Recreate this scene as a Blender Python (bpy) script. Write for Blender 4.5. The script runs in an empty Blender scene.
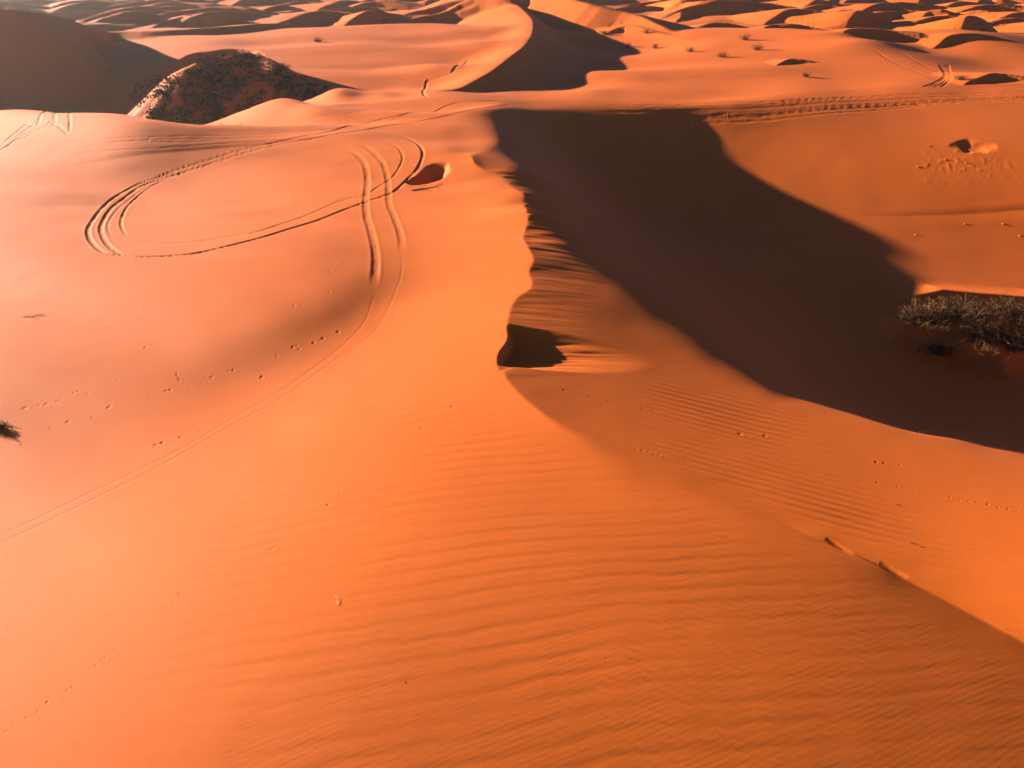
import bpy, math, random
import numpy as np
from mathutils import Vector, Matrix

rng = np.random.default_rng(7)
random.seed(7)
scene = bpy.context.scene
COL = scene.collection
# ------------------------------------------------------------------ camera / sun
CAM = np.array([0.0, 0.0, 20.0])
PITCH = math.radians(30.5)
F = 720.0
SUN_AHEAD, SUN_EL = 30.0, 10.5            # degrees: sun stands to the left and ahead
_a, _e = math.radians(SUN_AHEAD), math.radians(SUN_EL)
LH = np.array([math.cos(_a), -math.sin(_a)])   # horizontal travel of the light

def ray(u, v):
    cx, cy = (u - 512.0) / F, (v - 384.0) / F
    return np.array([cx, math.cos(PITCH) - cy * math.sin(PITCH), -math.sin(PITCH) - cy * math.cos(PITCH)])

def at(u, v, z):
    """point of height z in the direction u, v"""
    d = ray(u, v)
    t = (z - CAM[2]) / d[2]
    p = CAM + t * d
    return (float(p[0]), float(p[1]), float(z))

# ------------------------------------------------------------------ noise
def _hash(ix, iy, seed):
    n = (ix.astype(np.int64) * 374761393 + iy.astype(np.int64) * 668265263 + seed * 1442695041) & 0x7fffffff
    n = ((n ^ (n >> 13)) * 1274126177) & 0x7fffffff
    return ((n ^ (n >> 16)) & 0xffff) / 65535.0

def noise(x, y, seed=0):
    x = np.asarray(x, float); y = np.asarray(y, float)
    ix, iy = np.floor(x), np.floor(y)
    fx, fy = x - ix, y - iy
    def g(dx, dy):
        a = _hash(ix + dx, iy + dy, seed) * 6.2831853
        return np.cos(a) * (fx - dx) + np.sin(a) * (fy - dy)
    sx = fx * fx * fx * (fx * (fx * 6 - 15) + 10)
    sy = fy * fy * fy * (fy * (fy * 6 - 15) + 10)
    a = g(0, 0) * (1 - sx) + g(1, 0) * sx
    b = g(0, 1) * (1 - sx) + g(1, 1) * sx
    return (a * (1 - sy) + b * sy) * 1.5

def fbm(x, y, seed=0, o=3):
    r, amp = 0.0, 1.0
    for k in range(o):
        r = r + amp * noise(x * 2 ** k + 17.3 * k, y * 2 ** k - 9.1 * k, seed + k)
        amp *= 0.5
    return r

def sstep(a, b, x):
    t = np.clip((x - a) / (b - a), 0, 1)
    return t * t * (3 - 2 * t)

# ------------------------------------------------------------------ smooth surfaces through surveyed heights and slopes
class Surf:
    """cubic B-spline sheet on a fan of cells that grow with distance, fitted to heights and to slopes along the light"""
    P0, P1, C = -1.45, 1.45, 14.0
    Q0, Q1 = math.log(9.0), math.log(330.0)

    def __init__(s, np_, nq_):
        s.NP, s.NQ = np_, nq_

    def pq(s, x, y):
        yy = np.clip(y, -4, 300) + s.C
        p = np.clip(x / yy, s.P0 + .01, s.P1 - .01)
        return (p - s.P0) / (s.P1 - s.P0) * (s.NP - 3), (np.log(yy) - s.Q0) / (s.Q1 - s.Q0) * (s.NQ - 3)

    @staticmethod
    def bw(t, n):
        i = np.clip(np.floor(t).astype(int), 0, n - 4); f = t - i
        return i, [(1 - f) ** 3 / 6, (3 * f ** 3 - 6 * f ** 2 + 4) / 6, (-3 * f ** 3 + 3 * f ** 2 + 3 * f + 1) / 6, f ** 3 / 6]

    def basis(s, x, y):
        p, q = s.pq(x, y)
        i, wi = s.bw(p, s.NP); j, wj = s.bw(q, s.NQ)
        return (np.stack([(j + b) * s.NP + i + a for a in range(4) for b in range(4)], 1),
                np.stack([wi[a] * wj[b] for a in range(4) for b in range(4)], 1))

    def __call__(s, x, y):
        x = np.asarray(x, float); sh = x.shape
        p, q = s.pq(x.ravel(), np.asarray(y, float).ravel())
        i, wi = s.bw(p, s.NP); j, wj = s.bw(q, s.NQ)
        out = np.zeros(p.shape)
        for a in range(4):
            for b in range(4):
                out += wi[a] * wj[b] * s.c[j + b, i + a]
        return out.reshape(sh)

    def solve(s, zp, sl=None, bend=2.0, start=None, iters=300):
        n = s.NP * s.NQ
        Z = np.array(zp)                      # x, y, z, weight
        I, M = s.basis(Z[:, 0], Z[:, 1])
        blocks = [(I, M * Z[:, 3:4], Z[:, 2] * Z[:, 3])]
        if sl is not None:
            e = .15
            I1, M1 = s.basis(sl[:, 0] + LH[0] * e, sl[:, 1] + LH[1] * e); I0, M0 = s.basis(sl[:, 0] - LH[0] * e, sl[:, 1] - LH[1] * e)
            blocks.append((np.concatenate([I1, I0], 1), np.concatenate([M1, -M0], 1) / (2 * e) * sl[:, 3:4], sl[:, 2] * sl[:, 3]))
        b2 = (bend * s.NP / 52.0) ** 2
        def reg(c):
            out = np.zeros_like(c)
            d = c[:, 2:] - 2 * c[:, 1:-1] + c[:, :-2]; out[:, 2:] += d; out[:, 1:-1] -= 2 * d; out[:, :-2] += d
            d = c[2:] - 2 * c[1:-1] + c[:-2]; out[2:] += d; out[1:-1] -= 2 * d; out[:-2] += d
            d = 2 * (c[1:, 1:] - c[1:, :-1] - c[:-1, 1:] + c[:-1, :-1]); out[1:, 1:] += d; out[1:, :-1] -= d; out[:-1, 1:] -= d; out[:-1, :-1] += d
            return out
        def mv(c):
            out = b2 * reg(c.reshape(s.NQ, s.NP)).ravel() + 1e-7 * c
            for I, Wt, _ in blocks:
                r = (Wt * c[I]).sum(1)
                out += np.bincount(I.ravel(), (Wt * r[:, None]).ravel(), n)
            return out
        rhs = np.zeros(n); dg = np.full(n, 20 * b2)
        for I, Wt, y in blocks:
            rhs += np.bincount(I.ravel(), (Wt * y[:, None]).ravel(), n)
            dg += np.bincount(I.ravel(), (Wt * Wt).ravel(), n)
        if start is None:
            c = np.full(n, 2.0)
        else:
            gp, gq = np.meshgrid((np.arange(s.NP) - 1) / (s.NP - 3), (np.arange(s.NQ) - 1) / (s.NQ - 3))
            yy = np.exp(s.Q0 + gq * (s.Q1 - s.Q0)); xx = (s.P0 + gp * (s.P1 - s.P0)) * yy
            c = start(xx, yy - s.C).ravel()
        r = rhs - mv(c); z = r / dg; p = z.copy(); rz = r @ z
        for _ in range(iters):
            q = mv(p); al = rz / (p @ q)
            c = c + al * p; r = r - al * q; z = r / dg
            rn = r @ z
            if rn < 1e-9: break
            p = z + rn / rz * p; rz = rn
        s.c = c.reshape(s.NQ, s.NP)
        return s

BEND = .1
# brink of the big dune and rim of the hollow: u, v, height
BRINK = [(1200, 745, 1.9), (1100, 690, 2.2), (1024, 638, 2.4), (960, 605, 2.5), (905, 576, 2.6), (830, 542, 2.75), (760, 512, 2.85), (680, 480, 3.0),
         (620, 455, 3.1), (560, 425, 3.2), (525, 400, 3.25), (506, 378, 3.3), (499, 360, 3.3), (502, 340, 3.32), (508, 318, 3.35), (515, 300, 3.4),
         (531, 283, 3.4), (529, 268, 3.45), (523, 248, 3.5), (530, 228, 3.55), (522, 205, 3.6), (508, 188, 3.7), (494, 176, 3.8),
         (474, 162, 4.3), (468, 146, 4.2), (472, 128, 4.3), (484, 113, 4.3), (496, 106, 4.1), (515, 103.5, 3.3), (560, 102, 2.8), (630, 102.5, 2.65),
         (690, 103, 2.65), (760, 98, 3.0), (850, 93, 3.0), (940, 92, 3.1), (1024, 88, 3.2), (1200, 85, 3.5)]
brink = np.array([at(*p) for p in BRINK])

def offset(P, d):
    t = np.gradient(P[:, :2], axis=0); t /= np.linalg.norm(t, axis=1)[:, None]
    return P[:, :2] + np.c_[t[:, 1], -t[:, 0]] * d     # positive: towards the right when walking

ZA = [at(*p) for p in [
    (420, 768, 3.4), (0, 768, 2.4), (1024, 768, 2.0), (350, 600, 3.35), (100, 620, 2.5), (800, 680, 2.6),
    (430, 450, 3.1), (300, 480, 2.5), (420, 330, 2.7), (470, 230, 3.2),
    (0, 540, 1.5), (150, 465, 1.5), (240, 405, 1.6), (320, 350, 1.7), (385, 298, 1.9), (405, 240, 2.4),
    (100, 300, 3.0), (0, 330, 3.2), (250, 290, 2.7), (330, 240, 3.0), (250, 190, 3.2), (120, 220, 3.3), (0, 220, 3.7),
    (350, 160, 3.3), (420, 150, 3.1), (60, 165, 3.9), (170, 155, 3.3),  (430, 115, 3.4),
    (150, 90, -1), (250, 110, -1), (300, 105, -.8), (345, 95, -.2), (150, 45, 2.2), (75, 45, 1.5), (250, 42, 2.6), (190, 60, 1.2), (256, 52, 2), (305, 73, .8), (350, 60, 2.2), (420, 60, 3.0),
    (450, 40, 4), (400, 20, 4.5), (340, 25, 3), (50, 60, 0), (790, 60, 3.2),
    (620, 80, 2.4), (650, 95, 2.8), (700, 75, 2.8), (800, 85, 3), (900, 85, 3.2), (1024, 80, 3.3), (700, 50, 2), (900, 60, 3), (1024, 60, 2)]]
ZA += [(-15, 0, 2.2), (15, 0, 1.8), (0, 0, 3.2), (0, -20, 3), (-40, 0, 1.5), (45, 0, 0), (-60, 40, 3), (-80, 80, 4), (-60, 122, 0), (-42, 122, 0), (-90, 122, 0),
       (-120, 100, 3), (-150, 160, 2), (-200, 230, 2), (0, 250, 2), (200, 250, 2), (-100, 250, 2), (100, 250, 2), (300, 150, 3), (-300, 150, 2), (-200, 0, 2), (200, 0, 2),
       (20, 60, 8), (32, 80, 7), (25, 45, 7), (40, 60, 8), (15, 80, 7), (20, 30, 5), (60, 60, 8), (60, 90, 7), (60, 40, 8), (110, 60, 8)]
ZA += [(*p, 25.0) for p in brink]
lift = np.interp([q[1] for q in BRINK], [160, 205, 240, 300, 380, 450, 560], [.9, 1.25, 1.6, 1.0, .5, .3, .08])
ZA += [(p[0], p[1], b[2] + .6 * l) for p, b, l in zip(offset(brink, 4.0), brink, lift)][4:22]
SA = [(400, 755, .145), (600, 755, .125), (250, 760, .19), (80, 755, .25), (60, 600, .29), (150, 700, .26), (400, 650, .175), (600, 650, .155), (750, 650, .13), (900, 690, .10), (700, 560, .14), (500, 500, .2), (450, 420, .26),
      (350, 450, .30), (250, 500, .31), (450, 300, .33), (480, 220, .31), (400, 380, .31), (100, 560, .32), (300, 420, .33),
      (370, 293, .07), (345, 315, .07), (315, 330, .09), (280, 345, .11), (240, 362, .13), (200, 380, .155), (100, 405, .19), (390, 270, .15), (30, 430, .17),
      (392, 312, .28), (360, 345, .28), (320, 375, .27), (260, 395, .24), (200, 418, .22), (350, 270, .17), (310, 295, .19), (250, 320, .21), (190, 345, .22),
      (100, 300, .215), (30, 300, .21), (200, 290, .215), (250, 225, .25), (330, 200, .24), (150, 200, .235), (60, 260, .195), (300, 270, .2), (340, 250, .18),
      (70, 190, .17), (30, 180, .2), (190, 153, .07), (165, 163, .08), (135, 170, .12), (215, 148, .09), (255, 146, .14), (200, 172, .21), (240, 162, .21), (130, 185, .17), (110, 130, .25), (40, 115, .3), (155, 128, .08), (200, 132, .1), (100, 150, .22), (350, 130, .2),
      (430, 130, .18), (400, 110, .2), (310, 170, .21), (420, 150, .2), (650, 75, .2), (700, 90, .18), (600, 90, .2), (800, 80, .17),
      (420, 40, .14), (380, 70, .15), (450, 60, .18), (480, 35, .19), (350, 45, .16), (340, 75, .15), (170, 65, .22), (250, 200, .265), (200, 220, .255), (300, 215, .25), (280, 180, .255)]
ZB = [at(*p) for p in [
    (600, 350, 2.6), (560, 330, 2.9), (650, 400, 2.3), (700, 430, 2.2), (800, 450, 1.4), (850, 500, 1.5), (950, 500, .9), (1000, 560, 1.4), (1010, 600, 1.7),
    (1024, 450, -1.9), (900, 430, -1.0), (800, 405, -.2), (640, 340, 1.8), (600, 280, 1.2), (560, 230, 1.2), (580, 200, -.2),     (620, 200, -2), (700, 250, -2.5), (1000, 400, -4),
    (800, 330, -2.8), (750, 300, -2), (900, 350, -4), (850, 150, -.5), (950, 150, 0), (1024, 150, .5), (1024, 220, -2), (950, 220, -3), (1000, 300, -4),
    (800, 125, 1.2), (900, 115, 1.8), (1000, 110, 2.0)]]
ZB += [(60, 40, -1), (60, 60, -2), (60, 90, 0), (90, 60, 2), (40, 20, 0), (45, 0, 0), (90, 100, 2), (300, 150, 2), (200, 0, 1), (24, 17, 1.3, 3.0), (30, 10, 1.2, 3.0), (34, 22, .6, 6.0), (22, 8, 1.9, 6.0), (16, 3, 2.2, 3.0), (20, 15, 1.9, 6.0), (18.5, 16.5, 1.8, 6.0), (26, 13, 1.8, 6.0), (30, 16, 1.5, 6.0), (34, 10, 1.7, 6.0), (26, 20, 1.0, 6.0),
       (-25, 20, 14), (-30, 60, 16), (-30, 100, 16), (0, 130, 14), (40, 140, 12), (90, 150, 12), (0, 0, 10), (-100, 60, 30), (0, 250, 40), (-100, 200, 40), (200, 250, 30), (0, -30, 14)]
ZB += [(*p, 25.0) for p in brink]
ZB += [(p[0], p[1], b[2] + l) for p, b, l in zip(offset(brink, -4.0), brink, lift)][2:34]
ZB += [(*at(*p), 3.0) for p in [(600, 160, -1.2), (650, 148, -.9), (700, 135, -.4), (735, 150, -1.2), (760, 175, -2.8), (810, 208, -4.4), (860, 240, -4.7), (915, 285, -4.1),
    (1024, 450, -1.9), (900, 430, -1.0), (560, 140, .7), (640, 230, -1.8), (870, 300, -4.3)]]
SB = [(488, 155, .09), (506, 170, .08), (560, 330, .09), (580, 310, .07), (620, 310, .04), (560, 400, .12), (600, 420, .13), (700, 420, .12), (650, 370, .09), (700, 470, .13), (760, 480, .14),
      (800, 430, .14), (900, 470, .16), (950, 520, .2), (1000, 580, .24), (900, 560, .18), (980, 460, .16), (840, 528, .13), (930, 568, .19), (1005, 612, .25), (1024, 625, .25), (800, 150, .14), (950, 120, .18), (950, 200, .105),
      (1000, 250, .11), (860, 190, .12), (720, 112, .06), (760, 112, .06), (850, 106, .09), (950, 100, .13), (800, 122, .11)]


def hits(fn, u, v, far=330.0):
    """first points where the lines of sight u, v meet the surface"""
    u, v = np.asarray(u, float), np.asarray(v, float)
    D = np.stack([(u - 512) / F, math.cos(PITCH) - (v - 384) / F * math.sin(PITCH), -math.sin(PITCH) - (v - 384) / F * math.cos(PITCH)], -1)
    t = np.geomspace(6, far, 260)
    P = CAM + t[None, :, None] * D[:, None, :]
    gap = P[..., 2] - fn(P[..., 0], P[..., 1])
    k = np.clip(np.argmax(gap < 0, 1), 1, len(t) - 1); r = np.arange(len(u))
    g0, g1 = gap[r, k - 1], gap[r, k]
    f = np.clip(g0 / np.where(np.abs(g0 - g1) < 1e-9, 1, g0 - g1), 0, 1)
    tt = t[k - 1] + f * (t[k] - t[k - 1])
    return CAM + tt[:, None] * D, (gap < 0).any(1)

def inside(poly, u, v):
    c = np.zeros(u.shape, bool)
    n = len(poly)
    for i in range(n):
        (x0, y0), (x1, y1) = poly[i][:2], poly[(i + 1) % n][:2]
        if y0 == y1: continue
        c ^= ((y0 > v) != (y1 > v)) & (u < (x1 - x0) * (v - y0) / (y1 - y0) + x0)
    return c

def light_map(S, u, v):
    """interpolated strength of the sunlight, and how well it is known"""
    S = np.array(S, float)
    sc = np.array([1.0, 1.6])
    P = S[:, :2] * sc; Q = np.stack([u, v], -1) * sc
    r = np.sqrt(((P[:, None] - P[None]) ** 2).sum(-1)) / 100
    n = len(P)
    K = np.zeros((n + 1, n + 1)); K[:n, :n] = -r - .03 * -np.eye(n); K[:n, n] = K[n, :n] = 1
    w = np.linalg.solve(K, np.r_[S[:, 2], 0])
    d = np.sqrt(((Q[:, None] - P[None]) ** 2).sum(-1)) / 100
    return -d @ w[:n] + w[n], np.exp(-(d.min(1) / 1.0) ** 2)

gu, gv = [a.ravel() for a in np.meshgrid(np.arange(-20, 1045, 15.0), np.arange(12, 780, 13.0))]
HOLLOW = BRINK
in_b = inside(HOLLOW + [(1300, 400, 0)], gu, gv)

def fit(Z, S, sel, dark=(), bend=BEND, other=None):
    f = Surf(28, 30).solve(Z, None, .3, None, 400)
    I, wt = light_map(S, gu[sel], gv[sel])
    for q in dark: wt = np.where(inside(q, gu[sel], gv[sel]), 0, wt)
    for a, b, it in ((28, 30, 400), (56, 58, 500), (110, 114, 250), (110, 114, 150)):
        see = f if other is None else (lambda x, y: np.minimum(f(x, y), other(x, y)))
        P, ok = hits(see, gu[sel], gv[sel])
        sl = np.c_[P[:, 0], P[:, 1], (I - math.sin(_e)) / math.cos(_e), wt * 40][ok & (wt > .02)]
        f = Surf(a, b).solve(Z, sl, bend, f, it)
    return f
ZA += [(-45, 105, -.8, 1.5), (-60, 108, 0, 1.0), (-30, 112, -.5, 1.5)]
ZA += [(*at(*p), 1.2) for p in [(0, 107, 5.0), (75, 107, 4.9)]]
ZA += [(*at(*p), 3.0) for p in [(140, 121, 4.3), (200, 129, 3.4), (260, 129, 3.0), (310, 120, 2.9), (350, 108, 3.0)]]
ZA += [(*at(*p), 3.0) for p in [(560, 92, 1.9), (590, 90, 1.6), (545, 85, 1.6), (560, 80, 1.5), (600, 70, 1.2), (585, 50, 1.0), (640, 75, 1.8), (390, 92, 2.3), (420, 90, 3.0), (365, 90, 1.2), (450, 65, 4.0), (480, 45, 5.0), (500, 25, 6.2), (450, 15, 6.5), (420, 45, 3.8), (380, 70, 2.2), (848, 37, 4.6), (880, 47, 2.8), (917, 58, 1.9)]]
ZA = [p if len(p) > 3 else (*p, .7) for p in ZA]
ZB = [p if len(p) > 3 else (*p, .7) for p in ZB]
DARK_A = [[(-50, 20), (75, 18), (95, 47), (140, 85), (190, 60), (256, 50), (280, 68), (300, 72), (340, 95), (290, 122), (200, 126), (75, 103), (-50, 103)],
          [(540, 0), (512, 60), (450, 90), (500, 98), (605, 96), (600, 45), (700, 58), (740, 60), (640, 10)]]
DARK_B = [[(480, 124), (502, 104), (690, 105), (760, 175), (860, 240), (915, 285), (880, 315), (1100, 380), (1100, 465), (1024, 450), (800, 402), (720, 378), (640, 325), (562, 250), (530, 205), (500, 160)]]
surfA = fit(ZA, SA, ~in_b, DARK_A); surfB = fit(ZB, SB, in_b, DARK_B, .2, surfA)


# ------------------------------------------------------------------ the sheet of sand: a grid whose cells grow with distance
def rows():
    y, out = 6.0, []
    while y < 3500:
        out.append(y)
        h = 17.0
        px = (y * y + h * h) / (h * F)
        k = 0.75 if y < 40 else (0.6 if y < 78 else (.35 if y < 125 else .7))
        y += max(0.02, min(px * k, .55 + max(y - 150, 0) * .0045)) if y < 600 else (y * .005 if y < 1000 else y * .02)
    out = np.array(out)
    back = -np.geomspace(0.15, 500, 45)
    return np.concatenate([(6 + back)[::-1], out])
YS = rows()
inner = np.linspace(-1.12, 1.12, 1300)
step = inner[1] - inner[0]
outer = 1.12 + np.cumsum(np.geomspace(step, 0.6, 60))
SS = np.concatenate([-outer[::-1], inner, outer])
W = 0.72 * (0.862 * np.maximum(YS, 0) + 8.5) + np.maximum(YS - 200, 0) * 0.05
X = W[:, None] * SS[None, :]
Y = np.repeat(YS[:, None], len(SS), 1)
NR, NC = X.shape

def cubic_up(fn):
    """evaluate fn on a thinned grid and interpolate"""
    def idx(n, k):
        c = np.unique(np.concatenate([np.arange(0, n, k), [n - 1]]))
        return c
    ri, ci = idx(NR, 8), idx(NC, 8)
    Zc = fn(X[np.ix_(ri, ci)], Y[np.ix_(ri, ci)])
    def mat(c, n):
        i = np.arange(n)
        j = np.clip(np.searchsorted(c, i, side='right') - 1, 0, len(c) - 2)
        t = (i - c[j]) / (c[j + 1] - c[j])
        M = np.zeros((n, len(c)))
        w = [-.5 * t + t * t - .5 * t ** 3, 1 - 2.5 * t * t + 1.5 * t ** 3, .5 * t + 2 * t * t - 1.5 * t ** 3, -.5 * t * t + .5 * t ** 3]
        for o, ww in zip((-1, 0, 1, 2), w):
            np.add.at(M, (i, np.clip(j + o, 0, len(c) - 1)), ww)
        return M
    return mat(ri, NR) @ Zc @ mat(ci, NC).T

farw = 1 - sstep(190, 260, Y)
fade = sstep(120, 60, np.abs(X) - 0.75 * np.maximum(Y, 0)) if False else 1.0
A = cubic_up(surfA); B = cubic_up(surfB)
A = np.clip(A, -12, 14); B = np.clip(B, -12, 60)
A = A * farw + 2.0 * (1 - farw)
B = B + 60 * sstep(119, 140, Y) + 60 * sstep(97, 108, Y) * sstep(-5, -9, X)
# the traced brink: the lee sheet meets the windward sheet exactly along it
def poly_dist(poly, mask_pad):
    P = np.array(poly, float)
    lo, hi = P[:, :2].min(0) - mask_pad, P[:, :2].max(0) + mask_pad
    m = (X > lo[0]) & (X < hi[0]) & (Y > lo[1]) & (Y < hi[1])
    x, y = X[m], Y[m]
    best = np.full(x.shape, 1e18); z = np.zeros_like(x); sd = np.zeros_like(x); ss = np.zeros_like(x)
    acc = 0.0
    for a, b in zip(P[:-1], P[1:]):
        e = b[:2] - a[:2]; L2 = e @ e; L = math.sqrt(L2)
        t = np.clip(((x - a[0]) * e[0] + (y - a[1]) * e[1]) / L2, 0, 1)
        dx, dy = x - a[0] - t * e[0], y - a[1] - t * e[1]
        q = dx * dx + dy * dy
        u = q < best
        best[u] = q[u]
        z[u] = (a[2] + t * (b[2] - a[2]))[u]
        sd[u] = (e[0] * (y - a[1]) - e[1] * (x - a[0]))[u] / L
        ss[u] = (acc + t * L)[u]
        acc += L
    return m, np.sqrt(best), sd, z, ss

CREST = [(1180, 735), (1100, 690), (1024, 638), (960, 605), (905, 576), (870, 560), (830, 542), (795, 527), (760, 512), (720, 496), (680, 480), (650, 468), (620, 455), (590, 441), (560, 425), (540, 411), (525, 399), (514, 388), (507, 379),
         (504, 373), (499, 370), (497, 361), (499, 352), (506, 343), (508, 336), (507, 328), (509, 314), (513, 303), (519, 296), (529, 290), (532, 284), (531, 279), (529, 271), (533, 262), (532, 256), (527, 246),
         (523, 238), (525, 230), (528, 220), (524, 205), (523, 196), (515, 191), (510, 185), (505, 179), (498, 175), (490, 172), (481, 168), (473, 163)]
zq = np.interp([-c[1] for c in CREST], [-b[1] for b in BRINK][:24], [b[2] for b in BRINK][:24])
crest = np.array([at(u, v, z) for (u, v), z in zip(CREST, zq)])
def smooth_line(P, n):
    """Catmull-Rom through the points"""
    P = np.asarray(P, float); Q = np.concatenate([2 * P[:1] - P[1:2], P, 2 * P[-1:] - P[-2:-1]])
    t = np.arange(n)[:, None] / n
    out = [.5 * (2 * b + (c - a) * t + (2 * a - 5 * b + 4 * c - d) * t ** 2 + (3 * b - a - 3 * c + d) * t ** 3) for a, b, c, d in zip(Q[:-3], Q[1:-2], Q[2:-1], Q[3:])]
    return np.concatenate(out + [P[-1:]])
crest = smooth_line(crest, 5)
crest[:, 2] = surfA(crest[:, 0], crest[:, 1]) - surfB(crest[:, 0], crest[:, 1])
gs = crest[:, 2].copy()
for _ in range(60):
    gs[1:-1] = (gs[:-2] + 2 * gs[1:-1] + gs[2:]) / 4
wn = sstep(22, 26, crest[:, 1])
crest[:, 2] = crest[:, 2] * wn + gs * (1 - wn)
m, dist, sd, gap, ss = poly_dist(crest, 14.0)
yc = Y[m]
wend = sstep(67, 62, yc)
B[m] += gap * np.exp(-(dist / 2.6) ** 2) * wend
am = A[m]
B[m] = np.where((sd > 0) & (yc < 63), np.maximum(B[m], am + .12 * dist), B[m])
A[m] = np.where((sd < 0) & (yc < 63), np.maximum(am, B[m] + .12 * dist), am)
# wind flutes and small slips just under the brink
fl = noise(X[m] * .22, yc * 2.1, 21) * .6 + noise(X[m] * .4, yc * 4.3, 22) * .4
B[m] += (.035 + .11 * sstep(43, 52, yc)) * fl * (sd < 0) * (1 - np.exp(-dist / .25)) * np.exp(-(dist / 3.0) ** 2) * sstep(30, 36, yc) * wend
# the scooped pocket
cv = (yc - 32.3 + .10 * dist) / 2.2
prof = sstep(0, .3, dist) * np.clip(1 - dist / (7.5 * np.sqrt(np.clip(1 - cv * cv, 0, 1)) + .01), 0, 1) ** 1.7
B[m] -= .75 * prof * (1 + .35 * fl) * (sd < 0) * np.clip(1 - cv * cv, 0, 1) ** .7
k = 0.03 + 0.9 * sstep(66, 80, Y) + 0.30 * sstep(27, 19, Y) + .5 * sstep(18.5, 14, Y) + .6 * sstep(98, 103, Y) * 0
d = B - A
smin = lambda a, b, k: np.minimum(a, b) - np.maximum(k - np.abs(a - b), 0) ** 2 / (4 * k)
H = smin(A, B, k)

# ------------------------------------------------------------------ looking points up on the finished sheet
def Hs(x, y):
    x = np.asarray(x, float); y = np.clip(np.asarray(y, float), YS[0], YS[-1] - 1)
    r = np.clip(np.searchsorted(YS, y) - 1, 0, NR - 2)
    fr = (y - YS[r]) / (YS[r + 1] - YS[r])
    w_ = W[r] * (1 - fr) + W[r + 1] * fr
    sv = np.clip(x / w_, SS[0], SS[-1])
    c = np.clip(np.searchsorted(SS, sv) - 1, 0, NC - 2)
    fc = (sv - SS[c]) / (SS[c + 1] - SS[c])
    return (H[r, c] * (1 - fc) + H[r, c + 1] * fc) * (1 - fr) + (H[r + 1, c] * (1 - fc) + H[r + 1, c + 1] * fc) * fr

def on_sand(uv):
    uv = np.asarray(uv, float)
    P, ok = hits(Hs, uv[:, 0], uv[:, 1], 1200.0)
    return np.c_[P[:, :2], Hs(P[:, 0], P[:, 1])]

# ------------------------------------------------------------------ single dunes beyond
def ridge(poly, left, right, pad, k=.5, round_=1.0):
    """a dune: crest line, slope on its left and right hand (walking along it)"""
    m, dist, sd, z, ss = poly_dist(poly, pad)
    rl = np.sqrt(dist ** 2 + round_ ** 2) - round_
    side = sstep(-.9, .9, sd / (dist + 1e-6))
    h = z - (left * rl) * side - (right * dist) * (1 - side)
    H[m] = -smin(-H[m], -h, k)

def px(*pts, n=4):
    return smooth_line([at(*p) for p in pts], n)

ridge(px((438, 98, 2.5), (456, 91, 2.9), (473, 82, 3.35), (492, 72, 3.95), (511, 58, 4.8), (526, 44, 5.6), (533, 30, 6.3), (530, 16, 7.1), (512, 5, 7.9), (470, -4, 8.3)), .34, .6, 40, 1.2, 3)
ridge(px((-160, -2, 13), (-60, 5, 12), (0, 9, 11.4), (40, 13, 10.2), (72, 20, 8.2), (95, 32, 5.6), (112, 46, 2.6), (125, 60, 0)), .2, .6, 70, .5, 2)
ridge(px((70, 36, 2.6), (92, 33, 3.7), (120, 31.5, 4.0), (155, 30.5, 4.4), (200, 28, 4.9), (235, 25, 5.2), (262, 22.5, 5.3), (290, 23, 4.4)), .1, .5, 30, .4, 2)
ridge(px((545, -4, 10.4), (590, 5, 8.9), (632, 14, 7.2), (664, 28, 4.8), (694, 44, 2.0)), .2, .6, 40, .4, 2)
def rel(*pts):
    P = on_sand([p[:2] for p in pts]); P[:, 2] += [p[2] for p in pts]
    return smooth_line(P, 4)
ridge(rel((598, 36, -.2), (625, 30, 1.2), (648, 33, .8), (695, 47, -.2)), .15, .35, 25, .5, 2)

# the hollow in front of the lit wall on the left
def cut(poly, slope, floor, rough=0.0):
    P = smooth_line(poly + poly[:1], 4)
    m, dist, sd, z, ss = poly_dist(np.c_[P[:, 0], P[:, 1], np.zeros(len(P))], 1.0)
    ins = inside([tuple(p) for p in P], X[m], Y[m])
    d = np.clip(np.where(ins, dist, 0) + rough * fbm(X[m] / 5, Y[m] / 5, 31) * ins, 0, None)
    h = H[m]
    H[m] = np.where(ins, np.minimum(h, np.maximum(h - slope * d, floor + .5 * fbm(X[m] / 7, Y[m] / 7, 32))), h)
cut([at(*p)[:2] for p in [(140, 86, -.5), (165, 72, .5), (190, 61, 1.2), (215, 59, 1.4), (235, 57, 1.6), (258, 60, 1.4), (276, 74, .6), (288, 90, 0), (298, 104, -.4)]]
    + [(-34, 114), (-46, 108), (-62, 108), (-95, 116), (-125, 140), (-110, 165), (-85, 160)], .62, -5.0, .4)
ridge(px((140, 100, -4), (158, 84, .5), (175, 72, 3.2), (198, 62.5, 4.7), (228, 56.5, 5.3), (255, 54, 5.5), (274, 62, 4.8), (290, 71, 3.6), (306, 83, 1.6), (318, 94, -.5)), .6, .62, 14, .3, .6)

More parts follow.
